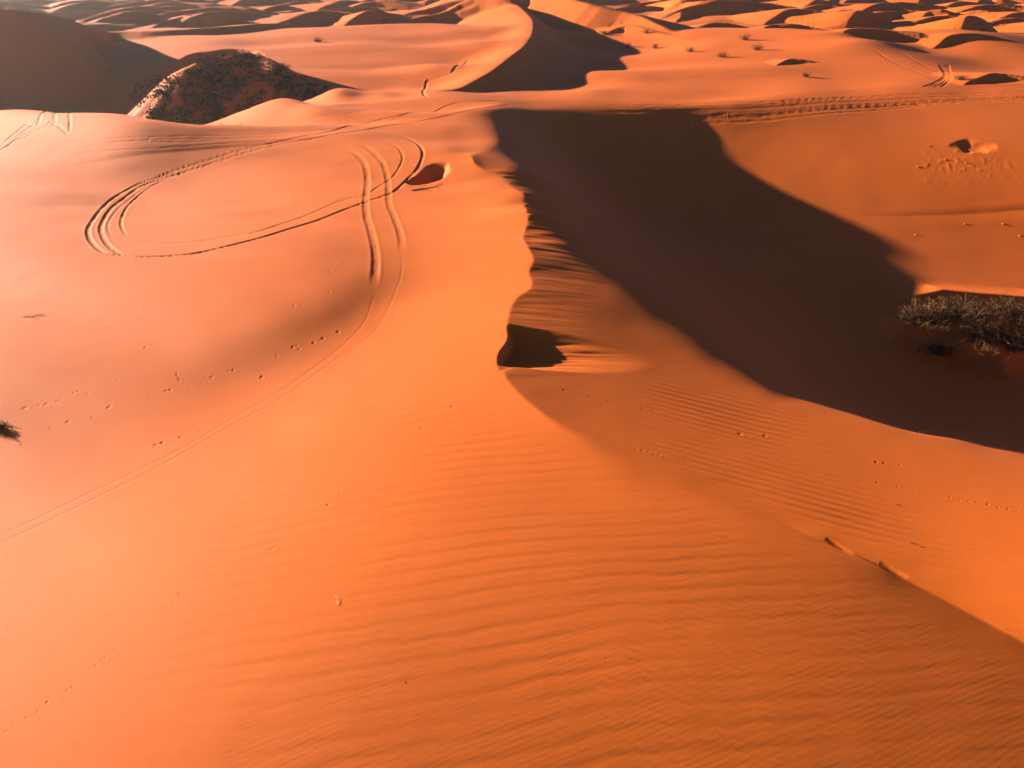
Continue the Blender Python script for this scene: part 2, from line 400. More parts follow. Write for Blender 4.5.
# far dune field
far = np.zeros_like(H)
def barchan(x, y, w, h, rot):
    pts = []
    n = 13
    st = random.uniform(.10, .2)
    sk_ = random.uniform(-.25, .25)
    w1, w2 = random.uniform(0, 6), random.uniform(0, 6)
    for i in range(n):
        t = i / (n - 1) * 2 - 1
        px_, py = t * w, (-.5 * w * t * t) + w * (.10 * math.sin(2.6 * t + w1) + .05 * math.sin(6 * t + w2)) + sk_ * w * t
        c, s_ = math.cos(rot), math.sin(rot)
        pts.append((x + px_ * c - py * s_, y + px_ * s_ + py * c, h * max(0, 1 - abs(t) ** 1.7)))
    m, dist, sd, z, ss = poly_dist(pts, 14 * h)
    r = .5 * h
    l = np.sqrt(dist ** 2 + r * r) - r
    far[m] = np.maximum(far[m], z - np.where(np.abs(sd) > .9 * dist, np.where(sd > 0, st * l, .6 * dist), st * l * sstep(-.9, .9, sd / (dist + 1e-6)) + .6 * dist * (1 - sstep(-.9, .9, sd / (dist + 1e-6)))))
for u, v, w_, h_, ro in ((878, 44, 10, 1.7, 5), (955, 50, 10, 1.1, 10), (990, 84, 7, .9, 5), (790, 70, 5, .6, 10), (845, 22, 14, 2.2, 15), (760, 20, 10, 1.5, 10), (790, 30, 9, 1.3, 5), (720, 28, 9, 1.2, 10)):
    p_ = on_sand([(u, v)])[0]; barchan(p_[0], p_[1], w_, h_, math.radians(ro))
R2 = random.Random(11)
for i in range(800):
    y = 215 + 800 * R2.random() ** 1.3
    x = R2.uniform(-.85, .85) * (y + 30)
    near_left = x < 20 and y < 250
    if near_left and x > -130: continue
    if -5 <= x < 95 and y < 300: continue
    w = R2.uniform(7, 24) * (.8 + y / 700)
    barchan(x, y, w, R2.uniform(1.4, 4.2) * (.8 + y / 900), math.radians(R2.uniform(-10, 45)))
H = H + far
for u, v, rx, ry, h_ in ((850, 54, 17, 24, 2.6), (985, 50, 16, 22, 2.2), (715, 50, 18, 22, 1.3), (625, 78, 20, 12, .9), (770, 72, 14, 14, .9), (930, 78, 16, 12, 1.0)):
    p_ = on_sand([(u, v)])[0]
    H += h_ * np.exp(-((X - p_[0]) / rx) ** 2 - ((Y - p_[1]) / ry) ** 2)
H += sstep(170, 300, Y) * 1.0 * fbm(X / 45, Y / 45, 5, 4)
H = H + sstep(900, 2500, Y) * 10 * np.abs(fbm(X / 300, Y / 200, 9))

# ------------------------------------------------------------------ pit beside the crest
c0 = on_sand([(429, 176), (413, 186), (446, 165)])
ax = c0[2, :2] - c0[1, :2]; la = np.linalg.norm(ax) / 2; ax /= 2 * la
dx, dy = X - c0[0, 0], Y - c0[0, 1]
wx = .35 * noise(X / 1.3, Y / 1.3, 54)
qa, qb = (dx * ax[0] + dy * ax[1]) / (la * 1.05), (dx * ax[1] - dy * ax[0] + wx) / 1.5
H -= 1.15 * np.clip(1 - (qa ** 2 + qb ** 2), 0, 1) ** 1.1

# shrub hummock at the foot of the hollow, and a slump on the far slope
ridge(on_sand([(880, 321), (896, 333), (912, 343), (935, 341), (958, 347), (985, 362), (1004, 377)]) + np.array([[0, 0, .25], [0, 0, 1.1], [0, 0, 1.7], [0, 0, 2.1], [0, 0, 2.1], [0, 0, 1.8], [0, 0, .2]]), .5, .55, 5, .3, .5)
ridge(on_sand([(893, 309), (912, 302), (940, 298), (985, 301), (1040, 304)]) + np.array([[0, 0, .2], [0, 0, .5], [0, 0, .7], [0, 0, .6], [0, 0, .5]]), .25, .7, 4, .3, .5)
c1 = on_sand([(974, 146)])[0]
wx, wy = .5 * noise(X / 1.6, Y / 1.6, 52), .5 * noise(X / 1.6, Y / 1.6, 53)
qa, qb = (X - c1[0] + wx) / 2.6, (Y - c1[1] + wy + .15 * (X - c1[0])) / 1.9
H -= .36 * np.clip(1 - qa ** 2 - qb ** 2, 0, 1) ** 1.2
mm_ = np.exp(-((X - c1[0] + 3) / 6) ** 2 - ((Y - c1[1] + 3.5) / 4) ** 2)
H += .035 * mm_ * np.clip(fbm(X / .7, Y / .9, 51) - .15, 0, 1) * 1.6

# ------------------------------------------------------------------ wheel tracks pressed into the sand
TR = []      # pixels, width, depth, spline steps
def track(pts, w=.16, dep=.07, rough=.5):
    TR.append((pts, w, dep, rough))
track([(512, 100.5), (481, 101.5), (446, 106), (406, 113.7), (368, 122.5), (331, 131), (293, 138.7), (260, 145.4), (216, 158), (177, 170), (154, 178.6), (134, 186), (115, 197), (99, 212), (89, 227),
       (89, 237), (95, 246), (105, 253), (119, 255), (140, 257), (169, 256), (197, 253), (226, 246.5), (260, 238), (299, 226), (338, 212), (363, 203), (385, 195.5), (397, 189.6), (408, 179),
       (419, 166), (423, 152.5), (416, 142.7), (404, 137), (385, 134), (357, 132)], .17, .085)
track([(512, 104), (476, 109), (431, 119), (381, 127), (331, 135), (293, 142), (260, 149), (222, 160), (185, 172), (161, 179), (138, 188), (119, 202), (107, 214), (101, 227), (103, 237), (109, 246), (119, 252.8), (135, 255)], .17, .085)
track([(128, 238), (144, 242), (177, 243), (206, 240), (236, 235), (260, 231), (299, 218), (338, 202), (365, 195.5), (377, 187.7), (389, 180), (400, 166), (402.6, 156), (395, 145.7), (377, 140.4), (348, 138.8), (328, 140.8)], .13, .05)
track([(200, 168), (180, 174.5), (161, 181.5), (146, 190), (132, 202), (123.5, 214), (121, 223.5), (123.5, 231), (129, 237.5)], .13, .06)
track([(190, 172.5), (165, 180), (142, 190), (124, 204), (111, 218), (108, 228), (112, 238)], .1, .035)
track([(336, 150.5), (348, 150.5), (359.6, 157), (366, 168), (367.4, 184), (365.5, 199), (366.4, 215), (370, 228), (374, 244), (375.8, 259), (375, 275), (373.4, 288)], .24, .055)
track([(352, 142.7), (365, 146.6), (377, 156), (385, 168), (388, 184), (389, 203), (393.8, 215.6), (399, 229.7), (401.6, 242), (401.6, 252)], .22, .05)
track([(401.6, 252), (402, 268), (398, 285), (379.5, 324), (360, 343.5), (311, 377.7), (257, 412), (191, 448.5), (100, 496), (0, 543), (-40, 562)], .09, .008)
track([(376, 288), (367, 316.6), (355, 333.7), (330.7, 355.7), (296.5, 380), (257.4, 404.5), (223, 424), (186, 446), (90, 493), (-30, 548)], .09, .008)
track([(0, 146.6), (11.7, 136), (25, 125), (41, 115.4), (56.6, 110.8), (82, 108.8), (105, 110)], .22, .09)
track([(-20, 160), (6, 146.6), (23, 135), (43, 127), (50.8, 121), (54.7, 114.6), (64.5, 112), (90, 109.8)], .22, .08)
track([(-5, 152), (35, 132), (54.7, 125), (70, 120), (78, 112.5), (88, 110.2)], .2, .08)
track([(10, 141), (33, 125), (38, 120), (44, 116)], .2, .07)
for pts in ([(0, 160), (60, 152), (95, 146), (130, 141), (200, 139), (260, 137), (330, 133)], [(95, 140), (150, 137), (250, 135), (330, 129), (400, 117), (470, 104)], [(60, 155), (140, 149), (240, 143), (300, 139)],
            [(100, 143), (160, 142), (230, 141)], [(256, 128), (300, 122), (350, 114), (400, 108), (470, 103)], [(370, 93), (400, 94), (430, 97), (462, 102)]):
    track(pts, .16, .045)
track([(468, 60), (455, 68), (446, 75), (431, 80), (426, 85), (423.5, 93), (430, 98)], .25, .14)
for i in range(9):
    a0 = 104.5 + i * 2.4 + random.uniform(-.6, .6)
    track([(600, a0 + 1), (690, a0 + .3 * math.sin(i)), (768, a0 - 2.5 - .1 * i), (860, 96.5 + (a0 - 104) * .75), (940, 93.5 + (a0 - 104) * .55), (1040, 90 + (a0 - 104) * .5)], random.choice([.14, .2, .3]), random.choice([.05, .075, .10]))
track([(600, 84), (660, 81), (720, 74), (768, 68.5)], .2, .08)
track([(875, 50), (895, 63), (915, 71), (935, 78), (955, 84)], .2, .07)
track([(900, 52), (925, 66), (945, 73)], .2, .07)
for i in range(4):
    track([(921 + 6 * i, 88), (936 + 4 * i, 82), (945 + 2 * i, 74), (939 + 3 * i, 64)], .22, .09)

def press(line, w, dep, rough, seed):
    global H
    m, dist, sd, z, ss = poly_dist(np.c_[line[:, :2], np.zeros(len(line))], .9)
    if not m.any(): return
    # keep grooves at least as wide as the sheet can draw there
    cell = .0010 * np.abs(Y[m] + 10)
    ww = np.maximum(w, cell)
    q = dist / ww
    tread = 1 + .22 * np.sin(ss * 6.28 / .5) * (w > .12) * (w < .25)
    var = tread * np.clip(.85 + rough * .9 * noise(ss * .7, ss * 0 + seed, seed) + rough * .5 * noise(ss * 3.1, sd * 3 + seed, seed + 1), .1, 1.7)
    dep *= .75
    H[m] += dep * var * (-np.exp(-q ** 4) + .26 * np.exp(-((q - 1.5) / .45) ** 2)) * sstep(0, 2.5, np.minimum(ss, ss.max() - ss))
for n_, (pts, w_, dep, rough) in enumerate(TR):
    line = smooth_line(on_sand(pts), 5)
    press(line, w_, dep, rough, 40 + n_)

for i_, (pts, w_, dp) in enumerate([([(826, 538), (836, 544), (846, 550), (853, 553)], .09, .035), ([(880, 562), (893, 569), (908, 577)], .09, .03)]):
    line = smooth_line(on_sand(pts), 5)
    m, dist, sd, z, ss = poly_dist(np.c_[line[:, :2], np.zeros(len(line))], 1.2)
    taper = np.clip(np.minimum(ss, ss.max() - ss) / (.35 * ss.max()), 0, 1) ** .7
    H[m] -= dp * taper * np.exp(-(dist / w_) ** 2 * np.where(sd > 0, 1.6, .4))
# ------------------------------------------------------------------ foot prints and droppings' dents
def dents(uv, rad=.07, dep=.03, step_=None, seed=0):
    global H
    P = on_sand(uv)
    r_ = random.Random(seed)
    if step_:
        L = smooth_line(P, 12); out = []; acc = 0
        for a, b in zip(L[:-1], L[1:]):
            acc += math.hypot(b[0] - a[0], b[1] - a[1])
            while acc > step_:
                acc -= step_; out.append((b[0] + r_.gauss(0, .04), b[1] + r_.gauss(0, .04)))
        P = out
    for p in P:
        R = rad * r_.uniform(.6, 1.4); e = 3.2 * R; dq = dep * r_.uniform(.3, 1.0)
        i0, i1 = np.searchsorted(YS, [p[1] - e, p[1] + e])
        if i1 <= i0: continue
        wv = W[i0:i1].mean()
        j0, j1 = np.searchsorted(SS, [(p[0] - e) / wv - .002, (p[0] + e) / wv + .002])
        q = np.sqrt((X[i0:i1, j0:j1] - p[0]) ** 2 + (Y[i0:i1, j0:j1] - p[1]) ** 2) / R
        H[i0:i1, j0:j1] += dq * (-np.exp(-q ** 3) + .22 * np.exp(-((q - 1.5) / .5) ** 2))
dents([(-10, 742), (60, 695), (120, 645), (180, 595), (225, 550), (270, 500), (300, 470), (340, 445), (390, 415), (440, 393), (495, 370)], .035, .013, .17, 1)
dents([(452, 407), (443, 412), (421, 429), (412, 436), (385, 457), (373, 466), (340, 495), (328, 505), (272, 549)], .07, .016, None, 2)
dents([(74, 392.8), (78, 391), (88, 393), (56.6, 401.6), (39, 405.5), (25, 408), (109, 407.8), (117, 380.5), (170, 390), (166, 390.8), (51, 428), (68, 422), (15.6, 440), (156, 445), (162, 443), (145.5, 347), (153, 344),
       (233, 370), (229, 371), (224.5, 372), (212, 377), (277, 356), (296.5, 346), (299, 349), (293, 347), (313.6, 343), (323, 338.6), (320, 340), (338, 332), (294, 305.6), (301, 304), (329.4, 292), (267, 335.7), (262, 377), (367, 316.6),
       (200, 431), (180, 437), (110, 406), (60, 400), (46, 404), (343, 264), (330, 272), (350, 248), (322, 277), (420, 241), (150, 397), (92, 418)], .085, .026, None, 3)
dents([(178, 370), (177, 376), (181, 381), (187, 384), (195, 384), (205, 382), (216, 378)], .05, .03, .22, 4)
dents([(536, 383.5), (602, 399), (680, 418), (760, 440)], .04, .02, .3, 5)
dents([(571, 427), (617, 442), (653, 453.6), (689, 463), (745, 477)], .04, .02, .25, 6)
dents([(853, 477), (909, 489), (1017, 511)], .04, .02, .3, 7)
dents([(876, 462), (884, 463), (900, 465), (740, 434), (765, 436)], .08, .03, None, 8)
dents([(200, 766), (260, 738), (330, 706), (400, 682), (480, 672), (560, 662), (640, 655)], .025, .006, .2, 9)
dents([(436, 398), (470, 402), (512, 405)], .04, .018, .25, 10)

# ------------------------------------------------------------------ wind ripples
def ripples(ang, wl, amp, mask, seed, warp=.9, wscale=5.0, rg=.25, el=3.0):
    global H
    m = mask > .01
    x, y = X[m], Y[m]
    c, s_ = math.cos(math.radians(ang)), math.sin(math.radians(ang))
    a, b = x * c + y * s_, -x * s_ + y * c
    ph = (b + warp * fbm(a / wscale, b / wscale, seed, 2) * wl + rg * wl * noise(a / (1.8 * wl), b / (.9 * wl), seed + 5)) / wl * 6.28318
    h = np.sin(ph) + .28 * np.sin(2 * ph + .8)
    env = np.clip(.75 + .7 * noise(a / (el * 2 * wl), b / (el * wl), seed + 7), .1, 1.5)
    H[m] += amp * h * env * mask[m]
left_of = np.ones_like(H); mm, dist, sd, _, _ = poly_dist(crest, 14.0)
left_of[mm] = np.where(sd > 0, sstep(.3, 2.0, dist), 0.0)
onA = (A < B + .02).astype(float) * left_of
tx, ty = X / (Y + 12.0), Y
ripples(9, .66, .0025, onA * sstep(33, 26, Y) * sstep(-.52, -.2, tx) * (1 - .5 * sstep(.1, .6, tx)), 60, .5, 8.0, .12, 4.0)
ripples(24, .15, .00045, onA * sstep(26, 16, Y), 63, .5, 3.0, .12, 6.0)
ripples(12, .33, .0006, onA * sstep(45, 30, Y) * sstep(-.45, -.2, tx), 66)
lee = (A > B).astype(float); lee[mm] *= np.where(sd < 0, sstep(.2, 1.5, dist), 0)
def spot(u, v, ru, rv, rot=0.0):
    p = on_sand([(u, v), (u + ru, v + rot * ru), (u, v - rv)])
    e1, e2 = p[1, :2] - p[0, :2], p[2, :2] - p[0, :2]
    M = np.linalg.inv(np.c_[e1, e2]); dx, dy = X - p[0, 0], Y - p[0, 1]
    return np.exp(-((M[0, 0] * dx + M[0, 1] * dy) ** 2 + (M[1, 0] * dx + M[1, 1] * dy) ** 2))
ripples(-20, .44, .016, lee * spot(715, 428, 95, 42, .3), 70, .35, 8.0, .06, 7.0)
ripples(-22, .44, .016, lee * spot(845, 520, 75, 30, .35), 75, .35, 8.0, .06, 7.0)
ripples(-18, .42, .0016, lee * sstep(50, 40, Y) * sstep(14, 18, Y), 78)
ripples(-25, .40, .0045, lee * spot(660, 330, 70, 50, .5), 79, .35, 8.0, .06, 6.0)

# ------------------------------------------------------------------ unevenness
H += .016 * fbm(X / 6.0, Y / 6.0, 90, 2) * sstep(0, 40, Y) + .0022 * fbm(X / 1.5, Y / 1.5, 95, 2)

# ------------------------------------------------------------------ mesh
def grid_mesh(name, X, Y, Z):
    nr, nc = X.shape
    me = bpy.data.meshes.new(name)
    co = np.stack([X, Y, Z], -1).reshape(-1, 3).astype(np.float32)
    i = (np.arange(nr - 1)[:, None] * nc + np.arange(nc - 1)[None]).ravel()
    quads = np.stack([i, i + 1, i + nc + 1, i + nc], -1).astype(np.int32)
    me.vertices.add(len(co)); me.vertices.foreach_set('co', co.ravel())
    me.loops.add(quads.size); me.loops.foreach_set('vertex_index', quads.ravel())
    me.polygons.add(len(quads))
    me.polygons.foreach_set('loop_start', np.arange(0, quads.size, 4, dtype=np.int32))
    me.update(calc_edges=True)
    me.shade_smooth()
    return me

def nodes(mat):
    mat.use_nodes = True
    nt = mat.node_tree
    nt.nodes.clear()
    return nt

def sand_material():
    m = bpy.data.materials.new('sand')
    nt = nodes(m); N, L = nt.nodes, nt.links
    out = N.new('ShaderNodeOutputMaterial'); b = N.new('ShaderNodeBsdfPrincipled')
    L.new(b.outputs[0], out.inputs[0])
    tc = N.new('ShaderNodeTexCoord')
    def nz(scale, detail=3, rough=.6):
        n = N.new('ShaderNodeTexNoise'); n.inputs['Scale'].default_value = scale; n.inputs['Detail'].default_value = detail; n.inputs['Roughness'].default_value = rough
        L.new(tc.outputs['Object'], n.inputs['Vector']); return n
    def mixc(fac, a, c):
        x = N.new('ShaderNodeMix'); x.data_type = 'RGBA'
        L.new(fac, x.inputs[0])
        for i, q in ((6, a), (7, c)):
            if isinstance(q, tuple): x.inputs[i].default_value = (*q, 1)
            else: L.new(q, x.inputs[i])
        return x.outputs[2]
    def ramp(sock, lo, hi):
        r = N.new('ShaderNodeMapRange'); r.inputs[1].default_value = lo; r.inputs[2].default_value = hi; L.new(sock, r.inputs[0]); return r.outputs[0]
    patch = ramp(nz(.09, 4).outputs['Fac'], .35, .68)
    grain = ramp(nz(70, 2, .7).outputs['Fac'], .35, .7)
    speck = ramp(nz(9, 4, .75).outputs['Fac'], .5, .75)
    c = mixc(patch, (.44, .088, .009), (.49, .104, .012))
    c2 = mixc(grain, (.41, .080, .008), (.52, .110, .013))
    x = N.new('ShaderNodeMix'); x.data_type = 'RGBA'; x.inputs[0].default_value = .45; L.new(c, x.inputs[6]); L.new(c2, x.inputs[7])
    y = N.new('ShaderNodeMath'); y.operation = 'MULTIPLY'; y.inputs[1].default_value = .22; L.new(speck, y.inputs[0])
    L.new(mixc(y.outputs[0], x.outputs[2], (.30, .062, .009)), b.inputs['Base Color'])
    b.inputs['Roughness'].default_value = .8
    b.inputs['Specular IOR Level'].default_value = .10
    # fine wind ripples and grain
    wv = N.new('ShaderNodeTexWave'); wv.wave_type = 'BANDS'; wv.bands_direction = 'Y'; wv.inputs['Scale'].default_value = 1.1; wv.inputs['Distortion'].default_value = 3.5; wv.inputs['Detail'].default_value = 2; wv.inputs['Detail Scale'].default_value = .8
    mp = N.new('ShaderNodeMapping'); mp.inputs['Rotation'].default_value = (0, 0, math.radians(28)); L.new(tc.outputs['Object'], mp.inputs[0]); L.new(mp.outputs[0], wv.inputs['Vector'])
    wm = N.new('ShaderNodeMath'); wm.operation = 'MULTIPLY'; L.new(wv.outputs['Fac'], wm.inputs[0]); L.new(ramp(nz(.05, 2).outputs['Fac'], .42, .65), wm.inputs[1])
    b1 = N.new('ShaderNodeBump'); b1.inputs['Strength'].default_value = .35; b1.inputs['Distance'].default_value = .02; L.new(wm.outputs[0], b1.inputs['Height'])
    b2 = N.new('ShaderNodeBump'); b2.inputs['Strength'].default_value = .25; b2.inputs['Distance'].default_value = .012; L.new(nz(22, 4, .7).outputs['Fac'], b2.inputs['Height']); L.new(b1.outputs[0], b2.inputs['Normal'])
    L.new(b2.outputs[0], b.inputs['Normal'])
    return m
SAND = sand_material()
ground = bpy.data.objects.new('desert_ground', grid_mesh('desert_ground', X, Y, H))
ground['kind'] = 'structure'
ground.data.materials.append(SAND)
COL.objects.link(ground)

# ------------------------------------------------------------------ plants and litter
def plain(name, col, var=0.0, rough=.9):
    m = bpy.data.materials.new(name)
    nt = nodes(m); N, L = nt.nodes, nt.links
    out = N.new('ShaderNodeOutputMaterial'); b = N.new('ShaderNodeBsdfPrincipled')
    L.new(b.outputs[0], out.inputs[0])
    tc = N.new('ShaderNodeTexCoord'); no = N.new('ShaderNodeTexNoise'); no.inputs['Scale'].default_value = 9
    mx = N.new('ShaderNodeMix'); mx.data_type = 'RGBA'
    L.new(tc.outputs['Object'], no.inputs['Vector']); L.new(no.outputs['Fac'], mx.inputs[0])
    mx.inputs[6].default_value = (*[c * (1 - var) for c in col], 1); mx.inputs[7].default_value = (*[c * (1 + var) for c in col], 1)
    L.new(mx.outputs[2], b.inputs['Base Color'])
    b.inputs['Roughness'].default_value = rough; b.inputs['Specular IOR Level'].default_value = .05
    return m
WOOD, STRAW, LEAF, STONE = plain('grey_wood', (.06, .038, .024), .4), plain('straw', (.40, .19, .065), .4), plain('dry_leaf', (.042, .019, .007), .5), plain('stone', (.10, .06, .045), .4)
PALE = plain('bleached_wood', (.62, .5, .38), .2)

def sticks(name, mat, rods, parent=None):
    """rods: list of (points, radius at foot, radius at tip)"""
    V, Fc = [], []
    for pts, r0, r1 in rods:
        n = len(pts); base = len(V)
        for i, p in enumerate(pts):
            p = Vector(p); d = (Vector(pts[min(i + 1, n - 1)]) - Vector(pts[max(i - 1, 0)])).normalized()
            e1 = d.cross(Vector((.31, .2, .93))).normalized(); e2 = d.cross(e1)
            r = r0 + (r1 - r0) * i / (n - 1)
            for k_ in range(3):
                a_ = k_ * 2.0944
                V.append(p + (e1 * math.cos(a_) + e2 * math.sin(a_)) * r)
        for i in range(n - 1):
            for k_ in range(3):
                a_, b_ = base + i * 3 + k_, base + i * 3 + (k_ + 1) % 3
                Fc.append((a_, b_, b_ + 3, a_ + 3))
        Fc.append((base + n * 3 - 3, base + n * 3 - 2, base + n * 3 - 1))
    me = bpy.data.meshes.new(name); me.from_pydata([tuple(v) for v in V], [], Fc); me.materials.append(mat)
    o = bpy.data.objects.new(name, me); COL.objects.link(o)
    if parent: o.parent = parent
    return o

def leaves(name, mat, pts, size, rnd, parent):
    V, Fc = [], []
    for p in pts:
        a = Vector((rnd.gauss(0, 1), rnd.gauss(0, 1), rnd.gauss(0, 1))).normalized(); b = a.cross(Vector((rnd.gauss(0, 1), rnd.gauss(0, 1), rnd.gauss(0, 1)))).normalized()
        s_ = size * rnd.uniform(.5, 1.4); p = Vector(p); n = len(V)
        V += [p - a * s_, p + b * s_ * .16, p + a * s_, p - b * s_ * .16]; Fc.append((n, n + 1, n + 2, n + 3))
    me = bpy.data.meshes.new(name); me.from_pydata([tuple(v) for v in V], [], Fc); me.materials.append(mat)
    o = bpy.data.objects.new(name, me); COL.objects.link(o); o.parent = parent
    return o

def root(name, u, v, label, cat, group=None, sink=.03):
    p = on_sand([(u, v)])[0]
    o = bpy.data.objects.new(name, None); COL.objects.link(o)
    o.location = (p[0], p[1], p[2] - sink); o.empty_display_size = .3
    o['label'] = label; o['category'] = cat
    if group: o['group'] = group
    return o

def bough(rnd, L, lean, az, n=4, droop=.25):
    pts = [(0, 0, 0)]; x = y = z = 0.0
    for i in range(n):
        a_ = az + rnd.gauss(0, .35); l = L / n
        e_ = lean - droop * i / n * rnd.uniform(.4, 1.6)
        x += l * math.cos(e_) * math.cos(a_); y += l * math.cos(e_) * math.sin(a_); z += l * math.sin(e_)
        pts.append((x, y, max(z, .02)))
    return pts

def shrub(u, v, r, h, label, seed, nl=900, ns=70, straw=40, leafm=None, group='dry shrubs on the sand'):
    rnd = random.Random(seed)
    t = root('dry_shrub', u, v, label, 'shrub', group)
    st, lf, sw = [], [], []
    for i in range(ns):
        az = rnd.uniform(0, 6.283); lean = rnd.uniform(.25, 1.35)
        L = math.hypot(r * math.cos(lean), h * math.sin(lean)) * rnd.uniform(.6, 1.05)
        o0 = (rnd.gauss(0, r * .18), rnd.gauss(0, r * .18))
        b = [(p[0] + o0[0], p[1] + o0[1], p[2]) for p in bough(rnd, L, lean, az)]
        st.append((b, .012 + .006 * r, .004))
        for k_ in range(3):
            q = b[rnd.randint(1, 4)]
            tw = [(q[0] + p[0], q[1] + p[1], q[2] + p[2]) for p in bough(rnd, L * .35, rnd.uniform(-.1, 1.2), rnd.uniform(0, 6.28), 3)]
            st.append((tw, .007, .003))
            lf += [tuple(c + rnd.gauss(0, .06) for c in tw[rnd.randint(1, 3)]) for _ in range(max(1, nl // (ns * 3)))]
    for i in range(straw):
        az = rnd.uniform(0, 6.283)
        o0 = (rnd.gauss(0, r * .5), rnd.gauss(0, r * .5))
        sw.append(([(p[0] + o0[0], p[1] + o0[1], p[2]) for p in bough(rnd, rnd.uniform(.5, 1.0) * h * 1.1, rnd.uniform(.4, 1.4), az, 4, .7)], .007, .003))
    sticks('stems', WOOD, st, t)
    if lf: leaves('foliage', leafm or LEAF, lf, .06 + .03 * r, rnd, t)
    if sw: sticks('straw_stalks', STRAW, sw, t)  # bare straw stalks among the stems, no leaves in this mesh
    return t

def tuft(u, v, r, h, label, seed, n=60, mat=None, group='grass tufts on the sand'):
    rnd = random.Random(seed)
    p = on_sand([(u, v)])[0]
    o = sticks('grass_tuft', mat or STRAW, [([(q[0] + a_, q[1] + b_, q[2]) for q in bough(rnd, rnd.uniform(.5, 1) * h, rnd.uniform(.35, 1.4), rnd.uniform(0, 6.28), 4, .8)], .006 + .002 * h, .002)
               for a_, b_ in [(rnd.gauss(0, r * .4), rnd.gauss(0, r * .4)) for _ in range(n)]])
    o.location = (p[0], p[1], p[2] - .02)
    o['label'] = label; o['category'] = 'grass tuft'; o['group'] = group
    return o

def twig(u, v, L, az, label, seed, mat=None, forks=2, rad=.008):
    rnd = random.Random(seed); p = on_sand([(u, v)])[0]
    b = bough(rnd, L, .06, az, 5, .1); rods = [(b, rad, rad * .4)]
    for k_ in range(forks):
        q = b[1 + k_ % 4]; rods.append(([(q[0] + c[0], q[1] + c[1], q[2] + c[2]) for c in bough(rnd, L * .4, .2, az + rnd.choice([-1, 1]) * rnd.uniform(.4, .9), 3)], rad * .6, rad * .3))
    o = sticks('twig', mat or WOOD, rods); o.location = (p[0], p[1], p[2] + rad * .7)
    o['label'] = label; o['category'] = 'twig'
    return o

def stone(u, v, r, label, seed, mat=None, name='stone'):
    import bmesh
    bm = bmesh.new(); bmesh.ops.create_icosphere(bm, subdivisions=2, radius=r)
    rnd = random.Random(seed); ax_ = Vector((rnd.random(), rnd.random(), rnd.random()))
    for w_ in bm.verts:
        w_.co *= 1 + .22 * math.sin(w_.co.dot(ax_) / r * 4 + seed) + rnd.gauss(0, .04); w_.co.z *= .65
    me = bpy.data.meshes.new(name); bm.to_mesh(me); bm.free(); me.materials.append(mat or STONE)
    o = bpy.data.objects.new(name, me); COL.objects.link(o)
    p = on_sand([(u, v)])[0]; o.location = (p[0], p[1], p[2] + r * .1); o['label'] = label; o['category'] = 'stone' if name == 'stone' else 'clod'
    return o

# the thicket at the foot of the hollow
G = 'shrubs of the thicket in the hollow'
shrub(919, 324, 1.7, 1.3, 'dark low shrub at the lit left tip of the thicket in the shaded hollow', 1, 2600, 120, 160, group=G)
shrub(944, 319, 2.0, 1.5, 'dark shrub in the middle of the thicket, beside the sandy bank', 2, 2800, 130, 200, group=G)
shrub(974, 320, 2.1, 1.5, 'dark tangled shrub between the sandy bank and the pale starry grass', 3, 2800, 130, 160, group=G)
shrub(1012, 321, 2.4, 1.6, 'dark broad shrub at the right border, behind the pale starry grass', 4, 3000, 130, 180, group=G)
shrub(1014, 350, 2.4, 1.2, 'dark shrub at the right border, below the pale starry grass', 5, 2600, 100, 140, group=G)
shrub(935, 354, 1.5, .5, 'flat dark shrub in the shade just below the sandy bank', 6, 1000, 60, 60, group=G)
shrub(982, 342, 1.5, .8, 'dark shrub directly below the pale starry grass, against the sandy bank', 11, 2200, 90, 140, group=G)
tuft(993, 326, .5, 1.5, 'pale starry grass with long spread stalks on the dark thicket', 7, 60)
tuft(922, 343, 1.3, .8, 'straw coloured tuft at the left end of the lit sandy bank', 8, 300)
tuft(948, 340, 1.4, .8, 'straw coloured tuft on the crown of the lit sandy bank', 9, 500)
tuft(990, 364, 1.4, .7, 'straw coloured tuft at the low right end of the sandy bank', 10, 450)
tuft(940, 300, .7, .5, 'straw coloured tuft along the top edge of the thicket, above its middle', 12, 240)
tuft(985, 303, .7, .5, 'straw coloured tuft along the top edge of the thicket, near the right border', 13, 240)
tuft(913, 306, .5, .4, 'thin straw tuft where the dune shadow meets the thicket', 14, 70)
shrub(-4, 428, .4, .28, 'small dark shrub cut by the left border, in the trough below the pale plain', 15, 700, 70, 60)
